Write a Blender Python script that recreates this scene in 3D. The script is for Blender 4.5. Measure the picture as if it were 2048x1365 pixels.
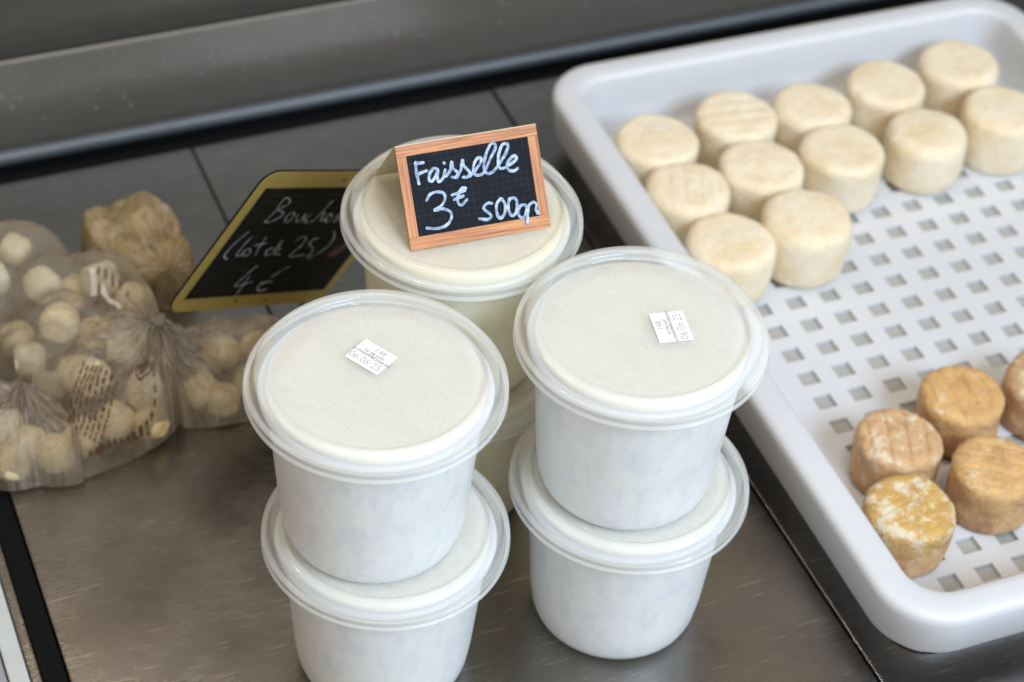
import bpy, bmesh, math, random
import numpy as np
from mathutils import Vector, Matrix, noise as mnoise
R_ = math.radians
for o in list(bpy.data.objects): bpy.data.objects.remove(o)
scene = bpy.context.scene
COL = scene.collection

# ------------------------------------------------------------------ camera
PITCH, ROLL, CAMH, FPX = 0.7412, 0.0807, 0.8515, 4326.35
c_, s_ = math.cos(PITCH), math.sin(PITCH)
fwd = Vector((0, c_, -s_)); up0 = Vector((0, s_, c_)); rt0 = Vector((1, 0, 0))
rt = rt0*math.cos(ROLL)+up0*math.sin(ROLL); up = -rt0*math.sin(ROLL)+up0*math.cos(ROLL)
cd = bpy.data.cameras.new('camera'); cam = bpy.data.objects.new('camera', cd); COL.objects.link(cam)
m = Matrix((rt, up, -fwd)).transposed().to_4x4(); m.translation = (0, 0, CAMH); cam.matrix_world = m
cd.sensor_width = 36; cd.lens = FPX/2048*36; cd.clip_start = .05; cd.clip_end = 50
cd.dof.use_dof = True; cd.dof.focus_distance = .985; cd.dof.aperture_fstop = 8.0
scene.camera = cam

# ------------------------------------------------------------------ light
w = bpy.data.worlds.new('World'); scene.world = w; w.use_nodes = True
bg = w.node_tree.nodes['Background']; bg.inputs[0].default_value = (.88, .74, .55, 1); bg.inputs[1].default_value = .42
def area(name, loc, tgt, size, power, col, sy=None):
    l = bpy.data.lights.new(name, 'AREA'); l.energy = power; l.color = col; l.size = size
    if sy: l.shape = 'RECTANGLE'; l.size_y = sy
    o = bpy.data.objects.new(name, l); COL.objects.link(o); o.location = loc
    o.rotation_euler = (Vector(tgt)-Vector(loc)).to_track_quat('-Z', 'Y').to_euler(); return o
area('daylight_window', (1.30, -.45, 1.60), (.02, .85, .08), 1.2, 55, (.65, .82, 1.0), .8)
area('front_fill_light', (-.15, -.85, 1.75), (0, .85, .1), 1.6, 9, (1, .94, .80), .9)  # fill added from the camera side to lift the rear tub's body
area('ceiling_lamp', (.40, .25, 2.2), (0, .85, .1), .25, 9, (1, .88, .70))
area('overhead_fill', (-.15, 1.25, 2.2), (0, .85, 0), 1.2, 6, (1, .94, .86), .8)  # unseen light added overhead so the steel has something bright to reflect
for lx, ly, lz, cc in [(-.20, .98, .925, (1, .95, .88)), (-.38, 1.10, .925, (1, .80, .55))]:
    l = bpy.data.lights.new('spot_lamp', 'POINT'); l.energy = 1.5; l.color = cc; l.shadow_soft_size = .009
    o = bpy.data.objects.new('spot_lamp', l); COL.objects.link(o); o.location = (lx, ly, lz)
scene.view_settings.view_transform = 'Standard'; scene.view_settings.look = 'None'
scene.view_settings.exposure = 0; scene.view_settings.gamma = 1
scene.render.engine = 'CYCLES'
scene.cycles.transparent_max_bounces = 24; scene.cycles.max_bounces = 10

# ------------------------------------------------------------------ helpers
def link(name, me, mats, parent=None):
    o = bpy.data.objects.new(name, me); COL.objects.link(o)
    for mt in (mats if isinstance(mats, (list, tuple)) else [mats]): me.materials.append(mt)
    if parent: o.parent = parent
    return o
def obj(name, bm, mats, parent=None, smooth=False):
    me = bpy.data.meshes.new(name); bmesh.ops.recalc_face_normals(bm, faces=bm.faces[:])
    if smooth:
        for f in bm.faces: f.smooth = True
    bm.to_mesh(me); bm.free(); return link(name, me, mats, parent)
def tag(o, label=None, cat=None, group=None, kind=None):
    if label: o['label'] = label
    if cat: o['category'] = cat
    if group: o['group'] = group
    if kind: o['kind'] = kind
    return o
def empty(name, loc=(0, 0, 0), rz=0, parent=None):
    o = bpy.data.objects.new(name, None); COL.objects.link(o); o.location = loc; o.rotation_euler = (0, 0, rz)
    o.empty_display_size = .02
    if parent: o.parent = parent
    return o
def box(bm, x0, x1, y0, y1, z0, z1):
    v = [bm.verts.new((x, y, z)) for z in (z0, z1) for x, y in ((x0, y0), (x1, y0), (x1, y1), (x0, y1))]
    for f in ((3, 2, 1, 0), (4, 5, 6, 7), (0, 1, 5, 4), (1, 2, 6, 5), (2, 3, 7, 6), (3, 0, 4, 7)):
        bm.faces.new([v[i] for i in f])
def bevbox(x0, x1, y0, y1, z0, z1, b, seg=2):
    bm = bmesh.new(); box(bm, x0, x1, y0, y1, z0, z1)
    bmesh.ops.bevel(bm, geom=bm.edges[:], offset=b, segments=seg, affect='EDGES', profile=.5); return bm
def lathe(prof, n=96):
    """prof: (r,z) list; r == 0 only at the ends"""
    bm = bmesh.new(); rings = []
    for r, z in prof:
        if r < 1e-6: rings.append([bm.verts.new((0, 0, z))])
        else: rings.append([bm.verts.new((r*math.cos(2*math.pi*i/n), r*math.sin(2*math.pi*i/n), z)) for i in range(n)])
    for a, b in zip(rings, rings[1:]):
        for i in range(n):
            j = (i+1) % n
            if len(a) == 1 and len(b) > 1: bm.faces.new((a[0], b[i], b[j]))
            elif len(b) == 1 and len(a) > 1: bm.faces.new((a[i], a[j], b[0]))
            elif len(a) > 1: bm.faces.new((a[i], a[j], b[j], b[i]))
    return bm
def catmull(pts, k=6):
    p = [pts[0]]+list(pts)+[pts[-1]]; out = []
    for i in range(1, len(p)-2):
        for t in range(k):
            t = t/k
            q = [.5*((2*p[i][d])+(-p[i-1][d]+p[i+1][d])*t+(2*p[i-1][d]-5*p[i][d]+4*p[i+1][d]-p[i+2][d])*t*t+(-p[i-1][d]+3*p[i][d]-3*p[i+1][d]+p[i+2][d])*t**3) for d in range(2)]
            out.append(q)
    out.append(list(pts[-1])); return out
def strokes(lines, width, z0, seed=0, k=6, zstep=.0000008):
    """pen strokes as thin raised ribbons with round ends, in the x-y plane (metres)"""
    rnd = random.Random(seed); bm = bmesh.new(); z = z0
    for ln in lines:
        p = catmull(ln, k) if len(ln) > 2 else ln
        n = len(p); L = []
        for i in range(n):
            a = p[max(0, i-1)]; b = p[min(n-1, i+1)]
            dx, dy = b[0]-a[0], b[1]-a[1]; l = math.hypot(dx, dy) or 1
            hw = width/2*(1+.30*mnoise.noise((p[i][0]*300, p[i][1]*300, seed)))
            L.append((p[i], (-dy/l*hw, dx/l*hw), hw))
        prev = None
        for (q, nv, hw) in L:
            z += zstep
            a = bm.verts.new((q[0]+nv[0], q[1]+nv[1], z)); b = bm.verts.new((q[0]-nv[0], q[1]-nv[1], z))
            if prev: bm.faces.new((prev[1], prev[0], a, b))
            prev = (a, b)
        for (q, nv, hw) in (L[0], L[-1]):
            z += zstep*2
            bm.faces.new([bm.verts.new((q[0]+hw*math.cos(t*math.pi/5), q[1]+hw*math.sin(t*math.pi/5), z)) for t in range(10)])
    return bm
def text_mesh(body, size, loc, parent, mat, sx=1, bold=0, name='lettering', spacing=1):
    cu = bpy.data.curves.new(name, 'FONT'); cu.body = body; cu.size = size; cu.align_x = 'CENTER'; cu.align_y = 'CENTER'
    cu.offset = bold; cu.space_character = spacing; cu.resolution_u = 3
    t = bpy.data.objects.new(name, cu); COL.objects.link(t)
    dg = bpy.context.evaluated_depsgraph_get(); me = bpy.data.meshes.new_from_object(t.evaluated_get(dg))
    bpy.data.objects.remove(t)
    for v in me.vertices: v.co = (v.co.x*sx+loc[0], v.co.y+loc[1], v.co.z+loc[2])
    me.materials.clear()
    return me

# ------------------------------------------------------------------ materials
class NT:
    def __init__(s, name):
        s.m = bpy.data.materials.new(name); s.m.use_nodes = True; s.t = s.m.node_tree; s.t.nodes.clear()
        s.out = s.n('ShaderNodeOutputMaterial')
    def n(s, typ, **kw):
        nd = s.t.nodes.new(typ)
        for k, v in kw.items():
            if k.startswith('_'): setattr(nd, k[1:], v)
        return nd
    def l(s, a, b): s.t.links.new(a, b)
    def bsdf(s, col=None, rough=.5, **kw):
        b = s.n('ShaderNodeBsdfPrincipled'); b.inputs['Roughness'].default_value = rough
        if col: b.inputs['Base Color'].default_value = (*col, 1)
        for k, v in kw.items(): b.inputs[k.replace('_', ' ')].default_value = v
        return b
    def coord(s, scale=(1, 1, 1), rot=(0, 0, 0), out='Object'):
        tc = s.n('ShaderNodeTexCoord'); mp = s.n('ShaderNodeMapping')
        mp.inputs['Scale'].default_value = scale; mp.inputs['Rotation'].default_value = rot
        s.l(tc.outputs[out], mp.inputs[0]); return mp.outputs[0]
    def noise(s, vec, scale, detail=3, rough=.5, dist=0):
        nd = s.n('ShaderNodeTexNoise'); nd.inputs['Scale'].default_value = scale; nd.inputs['Detail'].default_value = detail
        nd.inputs['Roughness'].default_value = rough; nd.inputs['Distortion'].default_value = dist
        s.l(vec, nd.inputs['Vector']); return nd.outputs['Fac']
    def ramp(s, fac, stops):
        nd = s.n('ShaderNodeValToRGB'); e = nd.color_ramp.elements
        while len(e) < len(stops): e.new(.5)
        for el, (p, c) in zip(e, stops):
            el.position = p; el.color = (*c, 1) if len(c) == 3 else c
        s.l(fac, nd.inputs[0]); return nd.outputs[0]
    def val(s, fac, a, b, lo=0, hi=1):
        nd = s.n('ShaderNodeMapRange'); nd.inputs[1].default_value = lo; nd.inputs[2].default_value = hi
        nd.inputs[3].default_value = a; nd.inputs[4].default_value = b; s.l(fac, nd.inputs[0]); return nd.outputs[0]
    def mix(s, fac, a, b):
        nd = s.n('ShaderNodeMix', _data_type='RGBA'); 
        if isinstance(fac, float): nd.inputs[0].default_value = fac
        else: s.l(fac, nd.inputs[0])
        for i, v in ((6, a), (7, b)):
            if isinstance(v, tuple): nd.inputs[i].default_value = (*v, 1)
            else: s.l(v, nd.inputs[i])
        return nd.outputs[2]
    def math(s, op, a, b=None):
        nd = s.n('ShaderNodeMath', _operation=op)
        for i, v in ((0, a), (1, b)):
            if v is None: continue
            if isinstance(v, (int, float)): nd.inputs[i].default_value = v
            else: s.l(v, nd.inputs[i])
        return nd.outputs[0]
    def bump(s, h, b, strength, dist):
        nd = s.n('ShaderNodeBump'); nd.inputs['Strength'].default_value = strength; nd.inputs['Distance'].default_value = dist
        s.l(h, nd.inputs['Height']); s.l(nd.outputs[0], b.inputs['Normal']); return nd
    def fin(s, sh): s.l(sh if not hasattr(sh, 'outputs') else sh.outputs[0], s.out.inputs[0]); return s.m
    def see(s, sh, alpha):
        """mix with transparent: alpha = opacity"""
        tr = s.n('ShaderNodeBsdfTransparent'); mx = s.n('ShaderNodeMixShader')
        if isinstance(alpha, float): mx.inputs[0].default_value = alpha
        else: s.l(alpha, mx.inputs[0])
        s.l(tr.outputs[0], mx.inputs[1]); s.l(sh.outputs[0] if hasattr(sh, 'outputs') else sh, mx.inputs[2]); return mx

def m_plain(name, col, rough, **kw):
    t = NT(name); b = t.bsdf(col, rough, **kw)
    v = t.coord(); n = t.noise(v, 60, 4)
    c = t.mix(n, tuple(x*.88 for x in col), tuple(min(1, x*1.1) for x in col)); t.l(c, b.inputs['Base Color'])
    return t.fin(b)

def m_steel(name, base=(.36, .34, .32), rough=.36, scratch=1.0, rz=0, stretch=(6, 90, 6)):
    t = NT(name); b = t.bsdf(base, rough, Metallic=1.0)
    v = t.coord(stretch, (0, 0, rz)); br = t.noise(v, 14, 4, .6)
    v1 = t.coord(); big = t.noise(v1, 9, 4, .6); sm = t.noise(v1, 45, 5, .65)
    c = t.mix(big, tuple(x*.78 for x in base), tuple(x*1.15 for x in base)); c = t.mix(t.val(sm, 0, .5, .45, .75), c, (base[0]*1.25, base[1]*1.2, base[2]*1.12))
    if scratch > .5:
        for rz_, sc_, th, gain in ((.1, (9, 230, 9), .70, .75), (-.25, (14, 330, 14), .715, .8), (.75, (12, 280, 12), .735, .6)):
            sn = t.noise(t.coord(sc_, (0, 0, rz_)), 3.1, 2, .5); c = t.mix(t.val(sn, 0, gain, th-.03, th+.025), c, (.66, .62, .58))
        st = t.noise(t.coord(), 24, 5, .7); c = t.mix(t.val(st, 0, .30, .55, .78), c, (base[0]*.55, base[1]*.5, base[2]*.45))
    t.l(c, b.inputs['Base Color'])
    # circular wiping scratches
    w1 = t.n('ShaderNodeTexWave', _wave_type='RINGS', _rings_direction='SPHERICAL'); w1.inputs['Scale'].default_value = 260; w1.inputs['Distortion'].default_value = 14
    w1.inputs['Detail'].default_value = 3; w1.inputs['Detail Scale'].default_value = .35
    mp = t.coord((1, 1, 1)); t.l(mp, w1.inputs['Vector'])
    rr = t.math('ADD', t.val(br, rough-.10, rough+.12), t.val(big, -.09, .09, .3, .7)); t.l(rr, b.inputs['Roughness'])
    h = t.math('ADD', t.math('MULTIPLY', br, .7), t.math('MULTIPLY', t.math('POWER', w1.outputs['Fac'], 6.0), .35*scratch))
    t.bump(h, b, .16, .0004); return t.fin(b)

def m_lid(name, drops):
    t = NT(name); b = t.bsdf((.84, .86, .86), .08, IOR=1.5)
    v = t.coord(); al = .62
    if drops:
        vo = t.noise(v, 1700, 2, .5)
        big = t.noise(v, 55, 4, .6)
        dm = t.val(vo, 0, 1, .42, .68)
        msk = t.val(big, .15, 1.0, .35, .62)
        h = t.math('MULTIPLY', t.math('POWER', t.math('MAXIMUM', dm, 0.0), 1.5), msk)
        t.bump(h, b, .22, .00025)
        c = t.mix(t.math('MULTIPLY', h, .9), (.69, .695, .68), (.78, .785, .77)); t.l(c, b.inputs['Base Color'])
        t.l(t.val(big, .20, .42), b.inputs['Roughness'])
        al = t.val(big, .45, .68, .3, .7)
    else:
        n = t.noise(v, 30, 3); t.l(t.val(n, .34, .48), al_ := t.n('ShaderNodeMath', _operation='ADD').inputs[0]); al_.node.inputs[1].default_value = 0
        al = al_.node.outputs[0]
    return t.fin(t.see(b, al))

def m_tub(name, tint=(1, 1, 1)):
    t = NT(name); b = t.bsdf((.85, .86, .855), .30, IOR=1.49)
    v = t.coord((1, 1, .50)); n1 = t.noise(v, 120, 3, .55, .4); n2 = t.noise(t.coord((1, 1, .30)), 260, 3, .6, .3)
    f = t.math('ADD', t.math('MULTIPLY', t.val(n1, 0, 1, .34, .50), .7), t.math('MULTIPLY', t.val(n2, 0, 1, .35, .65), .3))
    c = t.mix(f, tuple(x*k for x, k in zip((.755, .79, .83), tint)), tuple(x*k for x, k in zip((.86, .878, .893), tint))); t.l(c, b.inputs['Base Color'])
    b.inputs['Subsurface Weight'].default_value = .8; b.inputs['Subsurface Radius'].default_value = (1, .90, .50); b.inputs['Subsurface Scale'].default_value = .018
    t.bump(t.noise(v, 18, 2), b, .12, .002)
    return t.fin(b)

def m_curd(name='fresh_curd', tint=(1, 1, 1)):
    t = NT(name); b = t.bsdf((.88, .86, .78), .45); n = t.noise(t.coord(), 90, 4)
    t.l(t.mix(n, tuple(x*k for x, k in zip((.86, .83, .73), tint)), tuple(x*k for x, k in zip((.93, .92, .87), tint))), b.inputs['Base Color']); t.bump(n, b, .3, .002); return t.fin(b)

def m_tray():
    t = NT('white_tray_plastic'); b = t.bsdf((.68, .69, .73), .42, IOR=1.5); v = t.coord(); n = t.noise(v, 14, 4); n2 = t.noise(v, 120, 3)
    t.l(t.mix(n, (.62, .635, .685), (.67, .685, .73)), b.inputs['Base Color']); t.l(t.val(n2, .28, .42), b.inputs['Roughness'])
    t.bump(t.noise(v, 220, 2), b, .08, .0006)
    b.inputs['Subsurface Weight'].default_value = .3; b.inputs['Subsurface Radius'].default_value = (1, 1, 1); b.inputs['Subsurface Scale'].default_value = .004
    return t.fin(b)

def m_white_cheese(seed):
    t = NT('pale_cheese_rind'); b = t.bsdf((.80, .70, .52), .62); oi = t.n('ShaderNodeObjectInfo')
    v = t.coord(); va = t.n('ShaderNodeVectorMath', _operation='ADD'); t.l(v, va.inputs[0]); t.l(oi.outputs['Random'], va.inputs[1]); v = va.outputs[0]
    big = t.noise(v, 45, 4, .6); fine = t.noise(v, 420, 4, .7); mid = t.noise(v, 160, 4, .65)
    c = t.ramp(big, [(.30, (.78, .63, .40)), (.46, (.83, .71, .52)), (.62, (.85, .755, .60)), (.8, (.82, .73, .60))])
    c = t.mix(t.val(mid, 0, .5, .48, .74), c, (.70, .58, .41)); c = t.mix(t.val(fine, 0, .45, .5, .75), c, (.90, .84, .72)); t.l(c, b.inputs['Base Color'])
    b.inputs['Subsurface Weight'].default_value = .25; b.inputs['Subsurface Radius'].default_value = (1, .6, .3); b.inputs['Subsurface Scale'].default_value = .004
    h = t.math('ADD', t.math('MULTIPLY', fine, .6), mid); t.bump(h, b, .8, .0013); return t.fin(b)

def m_gold_cheese(name, bloom, dark, yellow):
    t = NT(name); b = t.bsdf((.7, .42, .16), .55)
    v = t.coord(); big = t.noise(v, 60, 4, .6); mid = t.noise(v, 190, 5, .7); fine = t.noise(v, 520, 4, .7)
    base = t.ramp(big, [(.28, (.36*dark, .17*dark, .07)), (.45, (.54*dark, .29*dark, .135)), (.6, (.66, .40, .20)), (.78, yellow)])
    # upper faces are yellower and paler than the sides
    geo = t.n('ShaderNodeTexCoord'); sp = t.n('ShaderNodeSeparateXYZ'); t.l(geo.outputs['Object'], sp.inputs[0])
    top = t.val(sp.outputs[2], 0, 1, .016, .029)
    base = t.mix(t.math('MULTIPLY', top, t.val(mid, .15, .75, .35, .65)), base, yellow)
    patch = t.noise(v, 115, 4, .6, .4); msk = t.math('MULTIPLY', t.val(patch, 0, 1, .62-.16*bloom, .70-.12*bloom), t.val(top, .25, 1))
    c = t.mix(t.math('MULTIPLY', msk, min(1, .45+bloom*.5)), base, (.83, .74, .60)); c = t.mix(t.val(fine, 0, .5, .52, .78), c, (.88, .70, .45))
    t.l(c, b.inputs['Base Color']); b.inputs['Subsurface Weight'].default_value = .2; b.inputs['Subsurface Radius'].default_value = (1, .5, .2); b.inputs['Subsurface Scale'].default_value = .003
    t.bump(t.math('ADD', t.math('MULTIPLY', fine, .5), mid), b, 1.0, .0020); return t.fin(b)

def m_wood():
    t = NT('printed_pine'); b = t.bsdf((.6, .3, .12), .5)
    v = t.coord((22, 620, 30)); n = t.noise(v, 1.2, 4, .6, .4); n2 = t.noise(t.coord((60, 2200, 60)), 1, 3, .6)
    c = t.ramp(n, [(.32, (.20, .065, .018)), (.44, (.42, .15, .045)), (.56, (.58, .24, .08)), (.72, (.66, .31, .115))])
    t.l(t.mix(t.val(n2, 0, .5, .5, .8), c, (.36, .15, .05)), b.inputs['Base Color']); return t.fin(b)

def m_slate(name, col, line, pitch, lw, both=True):
    t = NT(name); b = t.bsdf(col, .6, Specular_IOR_Level=.06); tc = t.n('ShaderNodeTexCoord'); sp = t.n('ShaderNodeSeparateXYZ'); t.l(tc.outputs['Object'], sp.inputs[0])
    def ln(o): return t.math('LESS_THAN', t.math('FRACT', t.math('MULTIPLY', o, 1/pitch)), lw)
    f = ln(sp.outputs[1])
    if both: f = t.math('MAXIMUM', f, ln(sp.outputs[0]))
    sm = t.noise(t.coord(), 70, 5, .65)
    c = t.mix(t.math('MULTIPLY', f, t.val(sm, .1, .9, .35, .65)), col, line); c = t.mix(t.val(sm, 0, .3, .55, .8), c, (.035, .036, .042)); t.l(c, b.inputs['Base Color']); return t.fin(b)

def m_pen(name, a, bcol):
    t = NT(name); b = t.bsdf(a, .6); n = t.noise(t.coord(), 420, 4, .65); t.l(t.mix(t.val(n, 0, 1, .38, .62), bcol, a), b.inputs['Base Color']); return t.fin(b)

def m_film(name, tint, op):
    """crumpled translucent bag film; the gathers run out from the knot, which is the bag's own origin"""
    t = NT(name); b = t.bsdf(tint, .11, IOR=1.6)
    v = t.coord(); n = t.noise(v, 40, 5, .65, .8); n2 = t.noise(v, 130, 5, .7, 1.2)
    tc = t.n('ShaderNodeTexCoord'); sp = t.n('ShaderNodeSeparateXYZ'); t.l(tc.outputs['Object'], sp.inputs[0])
    a = t.math('ARCTAN2', sp.outputs[1], sp.outputs[0]); cx = t.n('ShaderNodeCombineXYZ')
    t.l(t.math('COSINE', a), cx.inputs[0]); t.l(t.math('SINE', a), cx.inputs[1])
    r = t.math('SQRT', t.math('ADD', t.math('MULTIPLY', sp.outputs[0], sp.outputs[0]), t.math('MULTIPLY', sp.outputs[1], sp.outputs[1])))
    t.l(t.math('MULTIPLY', r, 9.0), cx.inputs[2])
    g = t.noise(cx.outputs[0], 7.5, 4, .65, .3); near = t.val(r, 1, 0, .006, .075)
    gm = t.math('MULTIPLY', t.val(g, 0, 1, .46, .66), near)
    tl = t.n('ShaderNodeBsdfTranslucent'); tl.inputs[0].default_value = (*tint, 1)
    mx = t.n('ShaderNodeMixShader'); mx.inputs[0].default_value = .4; t.l(b.outputs[0], mx.inputs[1]); t.l(tl.outputs[0], mx.inputs[2])
    lw = t.n('ShaderNodeLayerWeight'); lw.inputs[0].default_value = .35
    al = t.math('ADD', t.math('MULTIPLY', lw.outputs['Facing'], .35), t.val(n, op-.14, op+.16, .3, .7))
    al = t.math('ADD', al, t.math('MULTIPLY', gm, .38))
    c = t.mix(n2, tuple(x*.85 for x in tint), tint); c = t.mix(gm, c, (.84, .80, .75)); c = t.mix(t.math('MULTIPLY', t.val(g, 1, 0, .34, .46), near), c, (.40, .29, .20))  # pale streaks on the gathers are painted highlights, brown lies between them
    t.l(c, b.inputs['Base Color'])
    h = t.math('ADD', t.math('ADD', n, t.math('MULTIPLY', n2, .5)), t.math('MULTIPLY', t.math('MULTIPLY', g, near), 1.6))
    t.bump(h, b, .8, .004)
    return t.fin(t.see(mx, al))

M = dict(
    steel=m_steel('brushed_steel', (.285, .272, .262), .27), steel_back=m_plain('rear_steel', (.175, .157, .138), .42, Metallic=.35), wall=m_plain('rear_wall_steel', (.105, .10, .085), .45, Metallic=.35),
    rail=m_plain('grey_rail', (.10, .112, .13), .5, Metallic=.5), black=m_plain('black_rubber', (.006, .006, .007), .7, Specular_IOR_Level=.08),
    dark=m_plain('gap_and_rail_shade', (.012, .011, .010), .8, Specular_IOR_Level=.1), strip=m_plain('pale_strip', (.50, .53, .53), .35), mauve=m_plain('lilac_grey_panel', (.30, .29, .34), .4),
    lid=m_lid('lid_rim_plastic', False), panel=m_lid('lid_misted_plastic', True), tub=m_tub('tub_plastic'), tub_yellower=m_tub('tub_of_yellow_whey', (1, .93, .70)), curd=m_curd(), curd_yellower=m_curd('yellow_curd', (1, .95, .74)), tray=m_tray(),
    paper=m_plain('white_label_paper', (.84, .83, .88), .55), ink=m_plain('black_ink', (.03, .03, .035), .6), grey_ink=m_plain('grey_ink', (.30, .29, .30), .6),
    wood=m_wood(), card=m_plain('cream_card', (.72, .66, .48), .6), edge=m_plain('dark_line', (.10, .045, .02), .6),
    slate=m_slate('printed_slate', (.012, .014, .020), (.045, .05, .06), .0031, .07), slate2=m_slate('lined_slate', (.012, .012, .011), (.055, .052, .035), .0052, .10, True),
    pen=m_pen('pale_blue_paint_pen', (.50, .62, .82), (.15, .22, .37)), chalk=m_pen('faded_chalk_pen', (.40, .45, .53), (.10, .115, .14)), redchalk=m_pen('faded_red_chalk', (.16, .05, .06), (.06, .03, .03)),
    hole_back=m_plain('grey_hole_backing', (.40, .395, .385), .6), yellow=m_plain('mustard_frame', (.37, .275, .068), .6), film=m_film('bag_film', (.56, .48, .385), .40), film_yellow=m_film('yellowed_film', (.60, .46, .25), .60), print=m_plain('brown_print', (.12, .055, .028), .6), white_print=m_plain('pale_print', (.55, .48, .44), .5),
    bouchon=None)
def m_bouchon():
    t = NT('small_cheese_rind'); b = t.bsdf((.8, .7, .45), .6); oi = t.n('ShaderNodeObjectInfo'); n = t.noise(t.coord(), 140, 4, .6)
    c = t.ramp(n, [(.3, (.66, .50, .22)), (.5, (.80, .67, .38)), (.7, (.84, .76, .54))]); c2 = t.mix(t.val(oi.outputs['Random'], 0, .6), c, (.80, .80, .72)); t.l(c2, b.inputs['Base Color'])
    t.bump(n, b, .4, .002); return t.fin(b)
M['bouchon'] = m_bouchon()

# ------------------------------------------------------------------ setting: counter and the back of the display case
BA = R_(25.3)
case = tag(empty('counter', (0, 0, 0), BA), 'brushed steel display counter with dark joints between its plates', kind='structure')
def plate(u0, u1, n0, n1, z1=0.0):
    o = obj('steel_plate', bevbox(u0, u1, n0, n1, z1-.004, z1, .0007), M['steel'], case); return o
plate(.0985, .2715, .30, 1.0745); plate(.2725, .4775, .30, 1.0745); plate(.4789, 1.05, .30, 1.0745, .0006)
bm = bmesh.new(); box(bm, -.6, 1.2, .25, 1.35, -.016, -.012); obj('base_sheet', bm, M['dark'], case)  # plates stop short so this dark sheet paints the rail's shadow; also fills joints
# raised bright edge of the right-hand plate
bm = bmesh.new()
obj('joint_bead', bevbox(.4785, .4798, .30, 1.0745, -.002, .0014, .0005), M['steel'], case)
# left side: dark slot, steel lip, pale strip
obj('black_seal', bevbox(.0862, .0978, .25, 1.09, -.010, -.0015, .0008), M['black'], case)
obj('steel_lip', bevbox(.0805, .0858, .25, 1.09, -.010, .0005, .0008), M['steel'], case)
obj('pale_strip', bevbox(.0705, .0800, .25, 1.02, -.010, .0015, .0008), M['strip'], case)
obj('side_panel', bevbox(-.25, .0700, .25, 1.05, -.010, -.001, .0008), M['mauve'], case)
# rear: rail, dark slot, splash panel, wall
def rod(n0, z0, r, u0, u1, squash=1):
    bm = bmesh.new(); a = []; b = []
    for i in range(20):
        t = 2*math.pi*i/20; a.append(bm.verts.new((u0, n0+r*math.cos(t), z0+r*squash*math.sin(t)))); b.append(bm.verts.new((u1, n0+r*math.cos(t), z0+r*squash*math.sin(t))))
    for i in range(20): bm.faces.new((a[i], a[(i+1) % 20], b[(i+1) % 20], b[i]))
    return bm
obj('edge_rail', rod(1.0905, .0075, .0052, -.5, 1.3), M['rail'], case, True)
bm = bmesh.new(); box(bm, -.5, 1.3, 1.0975, 1.118, -.012, -.006); obj('slot_floor', bm, M['black'], case)
bm = bevbox(-.5, 1.3, 1.1135, 1.1165, -.006, .0600, .0008); obj('splash_panel', bm, M['steel_back'], case)
obj('panel_fold', rod(1.1155, .0600, .0016, -.5, 1.3), M['steel_back'], case, True)
bm = bmesh.new(); box(bm, -.5, 1.3, 1.1185, 1.1285, .050, .0535); obj('ledge', bm, M['black'], case)
bm = bmesh.new(); box(bm, -.5, 1.3, 1.1290, 1.1330, -.01, .30); obj('rear_wall', bm, M['wall'], case)
# dried splashes on the splash panel
rnd = random.Random(4); bm = bmesh.new()
for i in range(240):
    u = rnd.gauss(.08, .22); z = .012+abs(rnd.gauss(.026, .014)); r = rnd.uniform(.0003, .0011)
    if z > .056: continue
    vs = [bm.verts.new((u+r*math.cos(t*math.pi/4), 1.11335, z+r*rnd.uniform(1, 1.5)*math.sin(t*math.pi/4))) for t in range(8)]
    bm.faces.new(vs)
sp = obj('splash_spots', bm, m_plain('dried_spots', (.26, .26, .25), .5), case); sp['kind'] = 'stuff'

# ------------------------------------------------------------------ tubs
Z0 = .0927; PZ = .0035
BODY = [(0, .0012), (.033, .0012), (.0345, 0), (.0368, 0), (.0392, .0010), (.0410, .0032), (.0424, .0075), (.0440, .020), (.0488, .0835), (.0492, .0862), (.0525, .0870), (.0528, .0885), (.0520, .0900), (.0490, .0895)]
LIDP = [(.0572, Z0-.0052), (.0582, Z0-.0060), (.0589, Z0-.0056), (.0592, Z0-.0046), (.0588, Z0-.0034), (.0585, Z0-.0029), (.0589, Z0-.0016), (.0587, Z0-.0003), (.0580, Z0+.0002), (.0566, Z0+.0001), (.0560, Z0+.0003), (.0556, Z0+.0010),
        (.0549, Z0+.0042), (.0544, Z0+.0056), (.0534, Z0+.0063), (.0515, Z0+.0066), (.0494, Z0+.0065), (.0485, Z0+.0060), (.0479, Z0+.0048), (.0474, Z0+.0039), (.0467, Z0+PZ)]
PANP = [(.0467, Z0+PZ), (.030, Z0+PZ-.0002), (.012, Z0+PZ-.0003), (0, Z0+PZ-.0003)]
CURD = [(0, .0025), (.034, .0025), (.0400, .006), (.0430, .020), (.0474, .082), (.0478, .0860), (.0492, .0885), (.0494, .0905), (.0484, .0920), (.038, .0922), (.02, .0928), (0, .0926)]
me_body = me_lid = None
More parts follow.
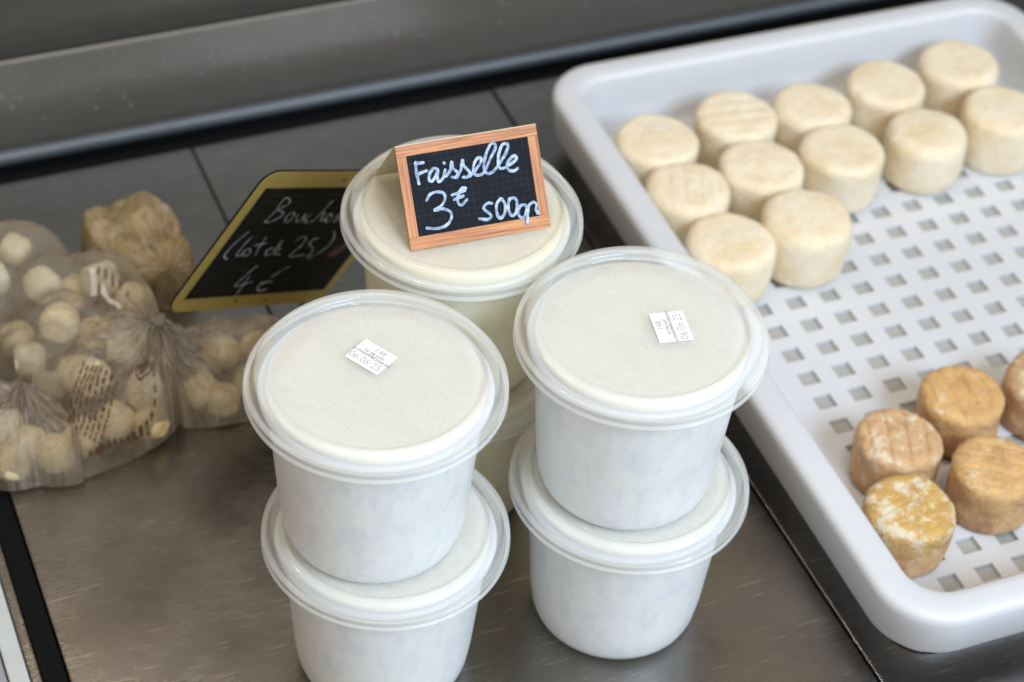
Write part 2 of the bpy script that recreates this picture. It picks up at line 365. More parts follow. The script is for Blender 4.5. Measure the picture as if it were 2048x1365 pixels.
def drops():
    r_ = random.Random(5); vs = []; fs = []
    for i in range(3000):
        a = r_.uniform(0, 6.283); rr = .0462*math.sqrt(r_.random()); x, y = rr*math.cos(a), rr*math.sin(a)
        if mnoise.noise((x*70, y*70, 3.3)) < r_.uniform(-.7, .35): continue
        d = r_.choice((.00011, .00015, .00020, .00030)); b0 = len(vs); z = Z0+PZ-.00012
        for k in range(6): vs.append((x+d*math.cos(k*1.0472), y+d*math.sin(k*1.0472), z))
        for k in range(6): vs.append((x+d*.6*math.cos(k*1.0472+.5), y+d*.6*math.sin(k*1.0472+.5), z+d*.5))
        vs.append((x, y, z+d*.66))
        for k in range(6):
            j = (k+1) % 6; fs += [(b0+k, b0+j, b0+6+k), (b0+j, b0+6+j, b0+6+k), (b0+6+k, b0+6+j, b0+12)]
    me = bpy.data.meshes.new('condensation'); me.from_pydata(vs, [], fs)
    for p in me.polygons: p.use_smooth = True
    t = NT('water_drops'); b = t.bsdf((.9, .9, .88), .06, IOR=1.45); me.materials.append(t.fin(t.see(b, .42))); return me
me_drop = drops()
TUBG = 'round white tubs stacked on the counter'
def tub(x, y, z, rz, label):
    global me_body, me_lid, me_pan, me_curd
    r = tag(empty('cheese_tub', (x, y, z), rz), label, 'tub', TUBG)
    if me_body is None:
        b = obj('tub_body', lathe(BODY), M['tub'], r, True); me_body = b.data
        bm = lathe(LIDP); l = obj('lid', bm, M['lid'], r, True); me_lid = l.data
        l.data.set_sharp_from_angle(angle=R_(38)); p = obj('lid_panel', lathe(PANP), M['panel'], l, True); me_pan = p.data
        cu = obj('fresh_cheese', lathe(CURD, 64), M['curd'], r, True); me_curd = cu.data
    else:
        for nm, me, pa in (('tub_body', me_body, r), ('lid', me_lid, r)):
            o = bpy.data.objects.new(nm, me); COL.objects.link(o); o.parent = pa; l = o
        o = bpy.data.objects.new('lid_panel', me_pan); COL.objects.link(o); o.parent = l
        o = bpy.data.objects.new('fresh_cheese', me_curd); COL.objects.link(o); o.parent = r
    o = bpy.data.objects.new('condensation', me_drop); COL.objects.link(o); o.parent = l; o['kind'] = 'stuff'
    return r
H2 = Z0+PZ
tA = tub(-.0584, .6915, H2, 0, 'front left top tub whose lid sticker reads 148 beside the pale bag')
tB = tub(.0591, .7373, H2, .7, 'front right top tub with the sticker turned sideways, nearest the white tray')
tC = tub(-.0290, .8130, H2, 1.5, 'rear top tub carrying the small orange framed price card')
tD = tub(-.0522, .6917, 0, 2.2, 'front left bottom tub standing on the steel under the tub with upright sticker')
tE = tub(.0626, .7380, 0, 3.0, 'front right bottom tub standing by the bright joint in the counter')
tF = tub(-.0290, .8130, 0, 4.0, 'rear bottom tub almost hidden beneath the tub with the price card')
for t_ in (tC, tF):            # yellower tub and curd colours on the rear stack
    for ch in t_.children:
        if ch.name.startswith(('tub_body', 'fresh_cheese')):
            ch.material_slots[0].link = 'OBJECT'; ch.material_slots[0].material = M['tub_yellower' if ch.name.startswith('tub') else 'curd_yellower']
def sticker(t, TL, TR, BL):
    TL, TR, BL = Vector(TL), Vector(TR), Vector(BL); ex = TR-TL; ey = TL-BL; W, H = ex.length, ey.length
    ex.normalize(); ey = (ey-ex*ey.dot(ex)).normalized(); o = (Vector(TL)+TR+BL+(TR-TL+BL))/4
    par = t.matrix_basis
    base = Matrix((ex, ey, Vector((0, 0, 1)))).transposed().to_4x4(); base.translation = Vector((o.x, o.y, .0))
    zt = H2+Z0+PZ; base.translation.z = zt
    base = par.inverted() @ base
    bm = bmesh.new(); box(bm, -W/2, W/2, -H/2, H/2, .00002, .00022)
    s = obj('lot_sticker', bm, M['paper'], t); s.matrix_local = base
    for body, sz, lc, sx, bo, mt in (('148', .0041, (.0014, H*.315), 1.0, -.00006, 'grey_ink'), ('N° DE LOT:', .0019, (.0004, H*.115), 1.1, 0, 'ink'), ("A CONSOMMER JUSQU'AU", .0019, (.0002, -.0002), .90, 0, 'ink'), ('06.06.25', .0056, (-.0004, -H*.27), .92, -.0001, 'grey_ink')):
        me = text_mesh(body, sz, (lc[0], lc[1], .00028), s, None, sx, bo)
        link('lettering', me, M[mt], s)
sticker(tA, (-.0654, .7135, 0), (-.0498, .7029, 0), (-.0738, .7012, 0))
sticker(tB, (.0668, .7266, 0), (.0616, .7458, 0), (.0825, .7308, 0))

# ------------------------------------------------------------------ tent card on the rear tub
BL = Vector((-.0507, .7765, .1924)); BR = Vector((.0141, .8032, .1924)); ex = (BR-BL).normalized(); nr = Vector((0, 0, 1)).cross(ex)
tl = R_(53); ey = nr*math.cos(tl)+Vector((0, 0, 1))*math.sin(tl); ez = ex.cross(ey)
card = tag(empty('price_card'), 'small wood-framed black price card reading Faisselle 3 € standing on a tub lid', 'price card')
mt4 = Matrix((ex, ey, ez)).transposed().to_4x4(); mt4.translation = BL; card.matrix_world = mt4
CW, CH = .0701, .0495
bm = bmesh.new(); box(bm, .001, CW-.001, .001, CH-.001, -.0006, .0001); obj('slate_face', bm, M['slate'], card)
def bar(x0, x1, y0, y1, rot=False):
    bm = bmesh.new()
    if rot: # long axis becomes local x for the grain
        box(bm, y0, y1, -x1, -x0, -.0007, .00045); o = obj('frame_bar', bm, M['wood'], card); o.rotation_euler = (0, 0, math.pi/2)
    else: box(bm, x0, x1, y0, y1, -.0007, .00045); o = obj('frame_bar', bm, M['wood'], card)
    return o
bar(0, CW, CH-.0050, CH); bar(0, CW, 0, .0062); bar(0, .0047, .0064, CH-.0052, True); bar(CW-.0050, CW, .0064, CH-.0052, True)
for (x0, x1, y) in ((0, .0048, .00625), (CW-.0050, CW, .00625), (0, .0048, CH-.00515), (CW-.0050, CW, CH-.00515)):
    bm = bmesh.new(); box(bm, x0, x1, y, y+.00022, -.0007, .0004); obj('frame_joint', bm, M['edge'], card)
# rear leaf folding down from the top edge
bm = bmesh.new(); box(bm, 0, CW, 0, CH*1.0, -.0003, .0003); lf = obj('rear_leaf', bm, M['card'], card)
fold = 2*(math.pi/2-tl)
lm = Matrix.Translation((0, CH, -.0011)) @ Matrix.Rotation(math.pi+fold, 4, 'X'); lf.matrix_local = lm
bm = bmesh.new(); box(bm, 0, CW, CH, CH+.0003, -.0016, .00045); obj('fold_edge', bm, M['card'], card)
S1 = [[(8.9, 40.9), (8.4, 36.6), (8.8, 30.8)], [(8.6, 40.5), (12.4, 40.3)], [(8.3, 35.2), (10.7, 35.8), (13.5, 36.3)], [(18.7, 36.1), (16.8, 36.7), (14.7, 34.6), (14.0, 31.8), (15.3, 31.1), (17.4, 33.2), (18.9, 35.8), (18.1, 32.6), (18.4, 30.3), (20.3, 31.2), (22.1, 33.3)], [(22.4, 35.2), (21.5, 33.0), (22.2, 32.2), (23.6, 33.1), (25.1, 35.3), (26.1, 38.5), (26.3, 35.5), (28.4, 32.8), (27.5, 30.9), (25.1, 31.4)], [(22.4, 38.6), (22.6, 38.4)], [(27.7, 31.7), (29.8, 34.0), (31.5, 38.5), (31.6, 35.9), (34.0, 32.3), (32.7, 30.3), (30.5, 30.4)], [(33.8, 30.4), (36.9, 32.8), (40.0, 35.7), (40.6, 37.9), (38.5, 37.9), (36.4, 34.8), (36.2, 31.4), (37.8, 30.2), (41.0, 31.1), (45.0, 36.8), (48.3, 41.4), (48.1, 43.6), (46.1, 43.5), (43.0, 38.6), (41.4, 33.5), (42.4, 30.4), (45.6, 30.8), (51.0, 35.8), (54.2, 40.0), (54.6, 42.4), (52.1, 42.6), (49.6, 38.5), (48.6, 33.8), (49.3, 31.7), (51.9, 31.7), (55.2, 33.1), (57.8, 34.7), (57.3, 36.5), (55.1, 35.6), (52.9, 33.0), (53.2, 30.3), (55.7, 29.4), (57.7, 30.3)], [(11.1, 22.6), (13.3, 25.1), (16.9, 25.7), (19.9, 24.4), (19.9, 21.5), (17.2, 18.5), (14.0, 17.4), (18.5, 17.3), (21.6, 15.3), (21.6, 12.3), (18.6, 9.4), (14.0, 8.7), (9.1, 9.7)], [(30.9, 25.2), (28.9, 25.3), (26.2, 21.4), (26.4, 18.3), (28.1, 17.8), (30.5, 19.8)], [(23.7, 23.0), (30.2, 24.1)], [(24.3, 20.7), (29.0, 21.7)], [(42.4, 16.0), (40.2, 16.4), (38.0, 14.3), (40.6, 11.3), (41.2, 9.7), (39.0, 8.8), (35.2, 9.8)], [(47.0, 17.4), (44.9, 15.5), (44.1, 12.1), (44.7, 9.0), (46.2, 8.5), (48.0, 10.4), (48.9, 14.3), (47.6, 17.3)], [(51.4, 16.6), (50.5, 14.5), (50.2, 11.0), (51.4, 8.6), (53.4, 9.5), (54.7, 13.2), (54.2, 16.5), (51.6, 16.6)], [(58.8, 12.5), (56.2, 12.5), (54.7, 9.7), (55.4, 7.1), (57.5, 7.2), (59.1, 10.4), (59.1, 12.2), (59.2, 7.9), (58.3, 3.7)], [(59.2, 7.9), (60.3, 11.7), (62.6, 13.1), (64.3, 12.0), (63.7, 9.6), (64.4, 7.4)]]
mm = lambda L: [[(x/1000, y/1000) for x, y in s] for s in L]
obj('handwriting', strokes(mm(S1), .00138, .0005, 3, 8), M['pen'], card)

# ------------------------------------------------------------------ larger yellow-framed slate behind
p0 = Vector((-.1758, .8549, .08)); e1 = (Vector((-.1104, .9315, .0273))-p0); e2 = (Vector((-.1333, .8655, .1514))-p0)
W2, Hh2 = e1.length, e2.length; e1.normalize(); e2 = (e2-e1*e2.dot(e1)).normalized(); e3 = e1.cross(e2)
sl = tag(empty('price_slate'), 'larger black slate with mustard yellow frame reading Bouchon, leaning behind the bags', 'price slate')
mt4 = Matrix((e1, e2, e3)).transposed().to_4x4(); mt4.translation = p0; sl.matrix_world = mt4
def rrect(x0, x1, y0, y1, r, n=8):
    pts = []
    for cx, cy, a0 in ((x1-r, y1-r, 0), (x0+r, y1-r, 90), (x0+r, y0+r, 180), (x1-r, y0+r, 270)):
        for i in range(n+1):
            a = R_(a0+90*i/n); pts.append((cx+r*math.cos(a), cy+r*math.sin(a)))
    return pts
def prism(pts, z0, z1):
    bm = bmesh.new(); a = [bm.verts.new((x, y, z0)) for x, y in pts]; b = [bm.verts.new((x, y, z1)) for x, y in pts]
    bm.faces.new(a[::-1]); bm.faces.new(b)
    for i in range(len(a)): j = (i+1) % len(a); bm.faces.new((a[i], a[j], b[j], b[i]))
    return bm
obj('backing_board', prism(rrect(-.0067, W2+.0067, -.0107, Hh2+.0117, .0102), -.0016, -.0004), M['black'], sl)
obj('frame', prism(rrect(-.0065, W2+.0065, -.0105, Hh2+.0115, .010), -.0004, 0), M['yellow'], sl)
bm = bmesh.new(); box(bm, 0, W2, 0, Hh2, -.0002, .0003); obj('slate_face', bm, M['slate2'], sl)
S2 = [[(17.9, 59.1), (19.9, 66.1), (19.9, 75.8), (23.8, 76.1), (26.4, 72.1), (21.4, 67.8), (27.0, 65.9), (27.4, 62.3), (22.6, 58.9), (18.2, 58.6)], [(35.1, 65.7), (32.4, 63.1), (34.0, 58.5), (37.2, 59.3), (37.5, 63.8), (35.1, 65.7)], [(40.3, 63.7), (42.8, 58.7), (46.1, 59.9), (46.1, 64.3), (49.4, 57.6)], [(50.9, 64.1), (49.7, 60.3), (52.7, 57.0), (55.3, 58.6)], [(57.0, 58.2), (58.9, 66.8), (60.4, 74.0)], [(57.5, 60.0), (58.5, 63.7), (61.3, 64.5), (62.7, 59.0), (65.7, 58.9)], [(66.6, 63.9), (65.6, 60.3), (69.3, 57.4), (70.7, 60.6), (67.1, 63.9)], [(75.4, 57.2), (74.0, 63.2), (76.8, 58.5), (77.6, 63.1), (78.7, 63.5), (81.8, 57.9)], [(10.6, 51.8), (7.3, 45.2), (5.5, 39.0), (5.4, 33.7), (9.4, 31.2)], [(16.0, 47.5), (14.5, 40.4), (14.9, 33.6), (19.5, 34.8)], [(20.7, 38.8), (18.5, 36.2), (22.4, 32.8), (24.2, 35.9), (20.7, 38.8)], [(27.9, 47.1), (28.4, 38.9), (29.8, 33.4)], [(23.2, 40.9), (31.4, 42.4)], [(40.0, 38.4), (36.6, 36.7), (38.5, 32.9), (41.9, 34.6), (43.3, 44.6), (44.0, 33.1)], [(44.9, 34.5), (46.2, 37.6), (43.4, 38.2), (45.1, 33.5), (49.5, 33.3)], [(54.8, 43.2), (56.9, 46.1), (61.2, 45.7), (62.3, 39.2), (59.0, 31.0), (69.9, 31.8)], [(71.5, 44.8), (68.2, 44.0), (68.5, 39.8), (73.9, 36.8), (75.6, 32.0), (72.2, 30.1)], [(81.5, 49.6), (85.4, 44.7), (85.7, 38.1), (82.1, 32.7), (76.3, 28.7)], [(37.7, 24.7), (33.6, 15.7), (31.8, 9.3), (37.0, 9.9), (44.0, 11.8)], [(37.8, 16.4), (38.2, 7.0), (38.3, 0.5)], [(65.3, 22.7), (60.0, 18.3), (57.0, 14.7)], [(60.0, 10.8), (53.3, 10.7), (51.5, 8.0), (54.5, 4.0), (60.8, 4.6)], [(52.3, 8.9), (57.7, 11.9)]]
obj('handwriting', strokes(mm(S2), .00115, .0004, 5, 8), M['chalk'], sl)
obj('smudge', strokes([[(.094, .030), (.099, .036), (.104, .041)], [(.098, .029), (.103, .036)]], .003, .00036, 7, 6), M['redchalk'], sl)
for x, y in ((.0578, Hh2+.0055), (.0439, -.0047), (.0679, -.0055)):
    bm = bmesh.new(); bm.faces.new([bm.verts.new((x+.0010*math.cos(t*math.pi/5), y+.0016*math.sin(t*math.pi/5), .0002)) for t in range(10)])
    obj('nail_hole', bm, M['edge'], sl)
# prop leg at the back, reaching the counter
def tube_between(a, b, r, n=10):
    a, b = Vector(a), Vector(b); d = (b-a).normalized(); x = d.orthogonal().normalized(); y = d.cross(x); bm = bmesh.new(); A = []; B = []
    for i in range(n):
        t = 2*math.pi*i/n; o = x*r*math.cos(t)+y*r*math.sin(t); A.append(bm.verts.new(a+o)); B.append(bm.verts.new(b+o))
    for i in range(n): j = (i+1) % n; bm.faces.new((A[i], A[j], B[j], B[i]))
    bm.faces.new(A[::-1]); bm.faces.new(B); return bm
inv = sl.matrix_world.inverted()
top_w = sl.matrix_world @ Vector((W2*.5, Hh2*.75, -.0040)); foot = Vector((top_w.x-.012, top_w.y+.045, .001))
obj('prop_leg', tube_between(inv @ top_w, inv @ foot, .0013), M['black'], sl, True)

# ------------------------------------------------------------------ tray
TA = R_(24.5); TU = Vector((math.cos(TA), math.sin(TA), 0)); TV = Vector((-math.sin(TA), math.cos(TA), 0))
TO = TU*.4697+TV*.5415
tray = tag(empty('cheese_tray', TO, TA), 'long white perforated plastic tray holding the pale and golden cheeses', 'tray')
TW, TL_ = .346, .488; RH = .050
def loop(inset, z, r):
    return [(x, y, z) for x, y in rrect(inset, TW-inset, inset, TL_-inset, max(.004, r-inset*.8), 10)]
prof = [(.0190, .0015), (.0170, .030), (.0140, .0405), (.0075, .0400), (.0062, .0215), (.0052, .0200), (.0040, .0203), (.0032, .0215), (.0012, .0380), (.0004, .0440), (.0008, .0470), (.0022, .0489), (.0050, .0500), (.0090, .0502), (.0135, .0501), (.0172, .0497), (.0190, .0484), (.0199, .0460), (.0210, .030), (.0222, .0130), (.0238, .0092), (.0275, .0072), (.0310, .0070)]
bm = bmesh.new(); prev = None
for d, z in prof:
    cur = [bm.verts.new(p) for p in loop(d, z, .036)]
    if prev:
        for i in range(len(cur)): j = (i+1) % len(cur); bm.faces.new((prev[i], prev[j], cur[j], cur[i]))
    prev = cur
obj('tray_wall', bm, M['tray'], tray, True)
# perforated floor
PU, PV, HU, HV = .0227, .0204, .0116, .0108; U0, V0 = .0645, .0336; NU, NV = 11, 20; ZT, ZB = .0068, .0046
bm = bmesh.new(); cache = {}
def vv(x, y, z):
    k = (round(x, 6), round(y, 6), z)
    if k not in cache: cache[k] = bm.verts.new((x, y, z))
    return cache[k]
xs = [.0265]+sum([[U0+i*PU-HU/2, U0+i*PU+HU/2] for i in range(NU)], [])+[TW-.0265]
ys = [.0265]+sum([[V0+i*PV-HV/2, V0+i*PV+HV/2] for i in range(NV)], [])+[TL_-.0265]
hole = lambda i, j: i % 2 == 1 and j % 2 == 1
for i in range(len(xs)-1):
    for j in range(len(ys)-1):
        x0, x1, y0, y1 = xs[i], xs[i+1], ys[j], ys[j+1]
        if hole(i, j):
            for (ax, ay, bx, by) in ((x0, y0, x1, y0), (x1, y0, x1, y1), (x1, y1, x0, y1), (x0, y1, x0, y0)):
                bm.faces.new((vv(ax, ay, ZT), vv(bx, by, ZT), vv(bx, by, ZB), vv(ax, ay, ZB)))
        else:
            for z in (ZT, ZB): bm.faces.new((vv(x0, y0, z), vv(x1, y0, z), vv(x1, y1, z), vv(x0, y1, z)))
obj('perforated_floor', bm, M['tray'], tray)
bm = bmesh.new(); box(bm, .028, TW-.028, .028, TL_-.028, .0022, .0042); obj('hole_backing', bm, M['hole_back'], tray)  # grey sheet added under the floor so the holes look lighter

# ------------------------------------------------------------------ cheeses in the tray
def cheese_mesh(Rr, H, seed, taper=.97, rnd_=.0055, lump=.0010, ridges=0, rdir=0, ramp=.0):
    prof = [(0, 0), (Rr*.5, 0), (Rr*taper-rnd_*.6, 0.0003)]
    for i in range(5):
        a = i/4*math.pi/2; prof.append((Rr*taper-rnd_*.6+rnd_*.6*math.sin(a), rnd_*.6*(1-math.cos(a))))
    for k in range(1, 7): prof.append((Rr*(taper+(1-taper)*math.sin(k/7*math.pi/2+.2)), rnd_*.6+(H-rnd_*1.6)*k/7))
    for i in range(6):
        a = i/5*math.pi/2; prof.append((Rr-rnd_+rnd_*math.cos(a), H-rnd_+rnd_*math.sin(a)))
    for k in range(1, 22): prof.append(((Rr-rnd_)*(1-k/22), H+.0006*math.sin(k/22*1.5)))
    prof.append((0, H+.0006)); bm = lathe(prof, 104 if ridges else 72); ca, sa = math.cos(rdir), math.sin(rdir)
    for v in bm.verts:
        p = v.co; q = Vector((p.x*38+seed*7.1, p.y*38, p.z*38)); n = mnoise.noise(q); n2 = mnoise.noise(q*3.3); n3 = mnoise.noise(q*9)
        rad = Vector((p.x, p.y, 0)); 
        if rad.length > 1e-5: rad.normalize()
        d = lump*(n+.45*n2+.22*n3)
        v.co = p+rad*d*(1 if p.z > .002 else .3)+Vector((0, 0, (d*.8 if p.z > H*.75 else 0)))
        if ridges and p.z > H-.003:
            t = p.x*ca+p.y*sa; v.co.z -= ridges*max(0, math.sin(t*math.pi/.0050+1.2*n))**4*(.6+.6*n2+.4)
    return bm
WG = 'pale cream cheeses grouped at the back of the tray'; GG = 'golden rinded cheeses grouped at the front of the tray'
FZ = .0070
W_ = [((.0514, .4093), .0264, .036, 'pale cheese in the back left corner of the white tray'),
      ((.1109, .4184), .0265, .036, 'second pale cheese along the back wall of the tray, counted from its left corner'),
      ((.1636, .4151), .0252, .0355, 'smallest pale cheese, middle of the five along the back wall'),
      ((.2204, .4206), .0260, .036, 'pale cheese along the back wall, between the middle one and the far right one'),
      ((.2787, .4269), .0268, .036, 'pale cheese farthest right along the back wall'),
      ((.0504, .3609), .0265, .036, 'pale cheese by the left tray wall, just in front of the back left corner one'),
      ((.1036, .3671), .0267, .036, 'pale cheese hemmed in on all sides at the centre of the pale group'),
      ((.1594, .3663), .0268, .0365, 'pale cheese with open tray floor before it, in front of the smallest one'),
      ((.2206, .3671), .0264, .036, 'pale cheese on the floor edge of the group, between two at its right side'),
      ((.2777, .3709), .0265, .0385, 'pale cheese cut off by the right edge of the picture'),
      ((.0539, .3077), .0273, .035, 'pale cheese partly hidden behind the front right tub lid'),
      ((.1056, .3104), .0279, .0395, 'tallest pale cheese, frontmost on the open tray floor')]
mw = m_white_cheese(0)
for i, ((u, v), r, h, lab) in enumerate(W_):
    p = TO+TU*u+TV*v
    o = obj('pale_cheese', cheese_mesh(r, h, i+1, .95, .0058+.001*(i % 3), .0011, (.0007 if i in (1, 2, 5) else 0), .6*i), mw, None, True)
    o.location = (p.x, p.y, FZ); o.rotation_euler = (0, 0, i*1.3); tag(o, lab, 'cheese', WG)
G_ = [((.0719, .1330), .0238, .0325, .62, 1.1, (.74, .52, .31), .0015, .08, 'golden cheese with straight grooves across its whitish top, by the left tray wall'),
      ((.1221, .1518), .0237, .0325, .18, 1.0, (.82, .52, .18), .0013, .3, 'smooth amber cheese with one white spot, farthest back of the golden group'),
      ((.1750, .1480), .0242, .0325, .65, .9, (.66, .45, .26), .0006, .5, 'dusty brown golden cheese cut off by the right picture edge'),
      ((.1099, .0963), .0236, .0345, .18, .9, (.80, .52, .20), .0012, 1.4, 'amber cheese with brown sides standing right of the mouldy yellow one'),
      ((.0512, .0843), .0242, .0335, .85, 1.0, (.70, .48, .08), .0004, 2.2, 'yellow cheese with patches of white mould in the front left tray corner')]
for i, ((u, v), r, h, bl, dk, ye, rg, rd, lab) in enumerate(G_):
    p = TO+TU*u+TV*v
    o = obj('golden_cheese', cheese_mesh(r, h, 40+i, .97, .0058, .0013, rg, rd), m_gold_cheese('golden_rind', bl, dk, ye), None, True)
    o.location = (p.x, p.y, FZ); tag(o, lab, 'cheese', GG)

# ------------------------------------------------------------------ bags of small cheeses
def bouchon_mesh(seed):
    bm = cheese_mesh(.0102, .0185, seed, .9, .0062, .0013)
    for v in bm.verts: v.co.z -= .009
    return bm
b_meshes = []
for s in range(4):
    bm = bouchon_mesh(80+s); me = bpy.data.meshes.new('small_cheese'); bmesh.ops.recalc_face_normals(bm, faces=bm.faces[:])
    for f in bm.faces: f.smooth = True
    bm.to_mesh(me); bm.free(); me.materials.append(M['bouchon']); b_meshes.append(me)
rb = random.Random(11)
def small(x, y, z, label, group, sc=1.0):
    o = bpy.data.objects.new('small_cheese', rb.choice(b_meshes)); COL.objects.link(o)
    o.location = (x, y, max(z, .0105*sc)); o.rotation_euler = (rb.uniform(0, 3), rb.uniform(0, 3), rb.uniform(0, 3)); o.scale = (sc,)*3
    tag(o, label, 'cheese', group); return o
def bag(name, label, outline, K, H, cheeses, seed, group_lab, grp, folds=17, fm='film', knotted=False, zk=.055, peak=.010, famp=.0048):
    root = tag(empty(name, (K[0], K[1], 0)), label, 'plastic bag', 'tied plastic bags of small cheeses')
    pts = np.array(outline); cen = np.array(K) if knotted else pts.mean(0)
    ang = np.arctan2(pts[:, 1]-cen[1], pts[:, 0]-cen[0]); rad = np.hypot(pts[:, 0]-cen[0], pts[:, 1]-cen[1])
    od = np.argsort(ang); ang, rad = ang[od], rad[od]
    A = np.concatenate([ang-2*np.pi, ang, ang+2*np.pi]); RR = np.concatenate([rad, rad, rad])
    def bound(t): return np.interp(t, A, RR)
    cz = [(x, y, z) for x, y, z in cheeses]
    def height(x, y):
        dx, dy = x-cen[0], y-cen[1]; r = math.hypot(dx, dy); t = r/max(1e-5, float(bound(math.atan2(dy, dx))))
        t = min(1, t); dome = H*(1-t**3.2)**.62
        z = dome*.86
        for (cx, cy, c0) in cz:
            d = math.hypot(x-cx, y-cy)
            if d < .030:
                h = max(c0, .0105)+.0180-(.5*(d/.0170)**2)*.0125
                if h > z: z = z+(h-z)*min(1, (1-t)*9)
        kd = math.hypot(x-K[0], y-K[1]); ka = math.atan2(y-K[1], x-K[0])
        if knotted: z += (zk-z)*math.exp(-(kd/.017)**1.25)*min(1, (1-t)*5)
        else: z += peak*math.exp(-(kd/.016)**2)*(1 if t < .98 else .3)
        env = math.exp(-kd/.055)*min(1, kd/.005)*min(1, (1-t)*6)
        f1 = mnoise.noise((ka*folds/6.28*1.0, seed*3.1, kd*12)); f2 = abs(math.sin(ka*folds/2+2.2*mnoise.noise((ka*2, kd*30, seed))))
        z += famp*env*(1.6*f1+1.2*(1-f2)-.5)
        z += .0030*min(1, (1-t)*5)*(mnoise.noise((x*70, y*70, seed))+.6*(1-2*abs(mnoise.noise((x*120+3, y*120, seed*2))))-.3)
        w_ = min(1, (1-t)*4); q = Vector((x*42+seed*5, y*42, seed)); q += .5*Vector((mnoise.noise(q*1.3), mnoise.noise(q*1.3+Vector((9, 3, 1))), 0))
        z += w_*.0034*(mnoise.noise(q, noise_basis='VORONOI_F2F1')-.25)+w_*.0012*mnoise.noise(q*2.7, noise_basis='VORONOI_F2F1')
        return max(z, .0012)
    N, T = 240, 64; bm = bmesh.new(); rings = []
    for k in range(1, T+1):
        t = 1-(1-k/T)**1.25
        ring = []
        for i in range(N):
            a = 2*math.pi*i/N; r = float(bound(((a+math.pi) % (2*math.pi))-math.pi))*t*(1+.012*t*mnoise.noise((math.cos(a)*9, math.sin(a)*9, seed)))
            x, y = cen[0]+r*math.cos(a), cen[1]+r*math.sin(a); ring.append(bm.verts.new((x-K[0], y-K[1], height(x, y) if k < T else .0015)))
        rings.append(ring)
    c0 = bm.verts.new((cen[0]-K[0], cen[1]-K[1], height(*cen)))
    for i in range(N): bm.faces.new((c0, rings[0][i], rings[0][(i+1) % N]))
    for a, b in zip(rings, rings[1:]):
        for i in range(N): j = (i+1) % N; bm.faces.new((a[i], b[i], b[j], a[j]))
    bm.faces.new([v for v in rings[-1]][::-1]) if False else None
    obj('bag_film', bm, M[fm], root, True)
    for (x, y, z) in cheeses: small(x, y, z, group_lab, grp, rb.uniform(.90, 1.08))
    return root, height
K1 = (-.1925, .8640); K0 = (-.2569, .8150)
B1 = [(-0.1828, 0.8555), (-0.1816, 0.8319), (-0.1915, 0.818), (-0.2102, 0.8018), (-0.223, 0.7918), (-0.2391, 0.8176), (-0.2621, 0.844), (-0.2884, 0.8667), (-0.3177, 0.877), (-0.3407, 0.9347), (-0.3225, 0.9667), (-0.2991, 0.9673), (-0.2743, 0.9612), (-0.2516, 0.9504), (-0.229, 0.9388), (-0.2111, 0.9199), (-0.1969, 0.8958), (-0.1859, 0.8722)]
C1 = [(-0.2682, 0.9128, .03), (-0.2505, 0.8775, .035), (-0.265, 0.8613, .02), (-0.2263, 0.8398, .032), (-0.2532, 0.8498, .012), (-0.2111, 0.8242, .014), (-0.2131, 0.8635, .033), (-0.1977, 0.843, .022), (-0.1925, 0.8290, .011), (-0.2902, 0.941, .03), (-0.2371, 0.921, .03), (-0.2173, 0.9148, .022), (-0.2532, 0.9262, .014), (-0.2270, 0.8131, .012), (-0.2983, 0.9135, .03), (-0.205, .885, .014), (-.2330, .8950, .012), (-.2780, .8860, .012), (-.24, .862, .012)]
b1, h1 = bag('cheese_bag', 'large tied clear bag with brown printing, full of small cheeses, left of the tubs', B1, K1, .046, C1, 1, 'small cream cheese inside the large brown-printed bag', 'small cheeses in the printed bag', knotted=True, folds=23, famp=.0046, zk=.058)
B2 = [(-0.2624, 0.9894), (-0.2600, 0.9732), (-0.2472, 0.988), (-0.2356, 0.9914), (-0.223, 0.9954), (-0.2096, 0.9858), (-0.1953, 0.9621), (-0.1867, 0.9523), (-0.1869, 0.9338), (-0.2105, 0.9334), (-0.2458, 0.9547)]
C2 = [(-0.2228, 0.9792, .025), (-0.2460, 0.976, .016), (-0.2048, 0.9597, .02), (-0.2184, 0.9534, .014), (-.2330, .9640, .012)]
bag('cheese_bag', 'yellowish plastic bag standing behind the printed bag near the rear rail', B2, (-.200, .938), .044, C2, 2, 'small golden cheese inside the rearmost bag', 'small cheeses in the rearmost bag', folds=9, peak=.002, famp=.001, fm='film_yellow')
B3 = [(-0.1960, 0.8819), (-0.1805, 0.9034), (-0.1574, 0.9167), (-0.1375, 0.9206), (-0.1236, 0.915), (-0.1196, 0.8973), (-0.117, 0.8658), (-0.1254, 0.8541), (-0.1463, 0.8446), (-0.1621, 0.8388), (-0.1755, 0.8365), (-0.1890, 0.8540), (-.1985, .8600), (-.2000, .8700)]
C3 = [(-0.1565, 0.8522, .011), (-0.163, 0.8868, .013), (-0.1432, 0.893, .012), (-0.1695, 0.8567, .012), (-0.1436, 0.8657, .012), (-0.1343, 0.8845, .012)]
bag('cheese_bag', 'limp clear bag end spread under the yellow-framed slate beside the front left tub', B3, K1, .034, C3, 3, 'small cheese inside the limp bag under the slate', 'small cheeses in the limp bag', folds=19, famp=.0046, knotted=True, zk=.055)
B0 = [(-0.2225, 0.7892), (-0.2317, 0.8146), (-0.244, 0.8279), (-0.2569, 0.8329), (-0.2824, 0.8497), (-0.3078, 0.8375), (-0.31, 0.8019), (-0.279, 0.7738), (-0.2643, 0.779), (-0.2443, 0.785)]
C0 = [(-0.2531, 0.8001, .018), (-0.2388, 0.7974, .014), (-0.2671, 0.8098, .018), (-0.2600, 0.790, .012), (-.285, .815, .014)]
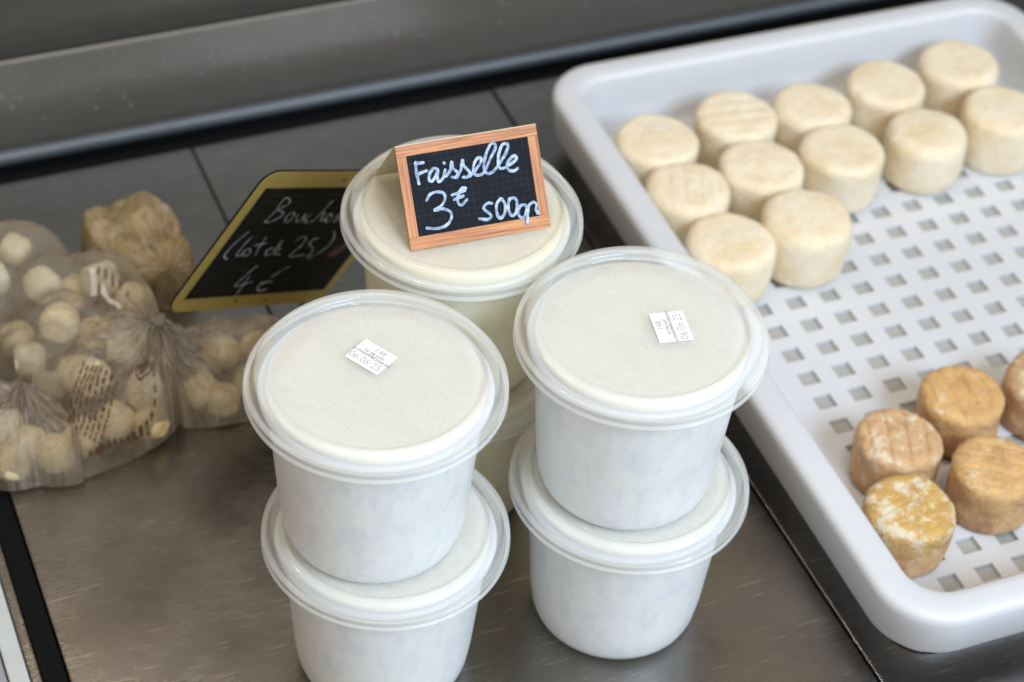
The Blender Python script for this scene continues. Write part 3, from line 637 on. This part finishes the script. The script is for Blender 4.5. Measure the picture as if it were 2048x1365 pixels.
bag('cheese_bag', 'knotted bag of yellowish pieces cut off by the left picture edge', B0, K0, .034, C0, 4, 'small yellow cheese inside the knotted bag at the left edge', 'small cheeses in the left edge bag', folds=13, knotted=True, zk=.050, famp=.004)
# gathered knot of the printed bag
def knot(root, K, z, s, seed):
    bm = bmesh.new(); bmesh.ops.create_icosphere(bm, subdivisions=3, radius=s)
    for v in bm.verts:
        a = math.atan2(v.co.y, v.co.x); v.co *= 1+.30*math.sin(a*7+seed)*.6+.25*mnoise.noise(v.co*300); v.co.z = v.co.z*.8+z
    return obj('knot', bm, M['film_knot'], root, True)
M['film_knot'] = m_film('gathered_film', (.66, .60, .54), .72)
knot(b1, K1, h1(*K1)+.001, .0042, 1)
# brown print on the film
def on_film(lines, w, mat, nm, dz=.0010):
    bm = bmesh.new()
    for ln in lines:
        p = catmull(ln, 5) if len(ln) > 2 else [tuple(ln[0][d]+(ln[1][d]-ln[0][d])*k/5 for d in (0, 1)) for k in range(6)]
        prev = None; n = len(p)
        for i in range(n):
            a, b = p[max(0, i-1)], p[min(n-1, i+1)]; l = math.hypot(b[0]-a[0], b[1]-a[1]) or 1; nx, ny = -(b[1]-a[1])/l*w/2, (b[0]-a[0])/l*w/2
            q = [(p[i][0]+s*nx, p[i][1]+s*ny) for s in (1, -1)]
            cur = [bm.verts.new((x-K1[0], y-K1[1], h1(x, y)+dz)) for x, y in q]
            if prev: bm.faces.new((prev[0], prev[1], cur[1], cur[0]))
            prev = cur
    return obj(nm, bm, mat, b1, True)
rp = random.Random(3); L = []
A0, A1, A2 = Vector((-.2279, .8378)), Vector((-.2090, .8317)), Vector((-.2332, .8054))
for k in range(8):
    st = A0+(A1-A0)*(k/7); d = (A2-A0); t = rp.uniform(0, .08)
    while t < 1:
        ln = rp.uniform(.05, .13); q = st+d*t; q2 = st+d*min(1, t+ln); L.append([(q.x, q.y), (q2.x, q2.y)]); t += ln+rp.uniform(.025, .05)
on_film(L, .0011, M['print'], 'print_lines')
cx, cy = -.1965, .8385
lg = [[(cx+.0042*math.cos(t*.55), cy+.0046*math.sin(t*.55)) for t in range(12)], [(cx-.002, cy), (cx+.002, cy+.0006), (cx+.001, cy+.0026), (cx-.0018, cy+.0016), (cx-.0016, cy-.0018), (cx+.0018, cy-.0022)]]
on_film(lg, .0009, M['print'], 'print_emblem')
cv = [(-0.191, 0.8366), (-0.1886, 0.8261), (-0.1916, 0.8191), (-0.1974, 0.8127), (-0.2035, 0.8081), (-0.2094, 0.8043), (-0.2150, 0.7994), (-0.2205, 0.796)]
pc = catmull(cv, 4); on_film([[pc[i], pc[i+1]] for i in range(0, len(pc)-1, 2)], .0008, M['print'], 'print_border')
tk = [(-0.2357, 0.916), (-0.2352, 0.9104), (-0.231, 0.9128), (-0.2303, 0.9072), (-0.2266, 0.9105), (-0.2261, 0.9049), (-0.2221, 0.9082), (-0.2218, 0.9035), (-0.2177, 0.9045), (-0.2173, 0.9008)]
on_film([[tk[i], tk[i+1]] for i in range(0, 10, 2)]+[[(-0.2334, 0.9058), (-0.2330, 0.899), (-0.2336, 0.8927)]], .0013, M['print'], 'print_ticks', .0016)
on_film([[(-.2395, .9150), (-.2372, .9075), (-.2360, .9000)], [(-.2330, .9050), (-.2270, .8985), (-.2200, .8945)]], .0034, M['white_print'], 'print_patch', .0011)
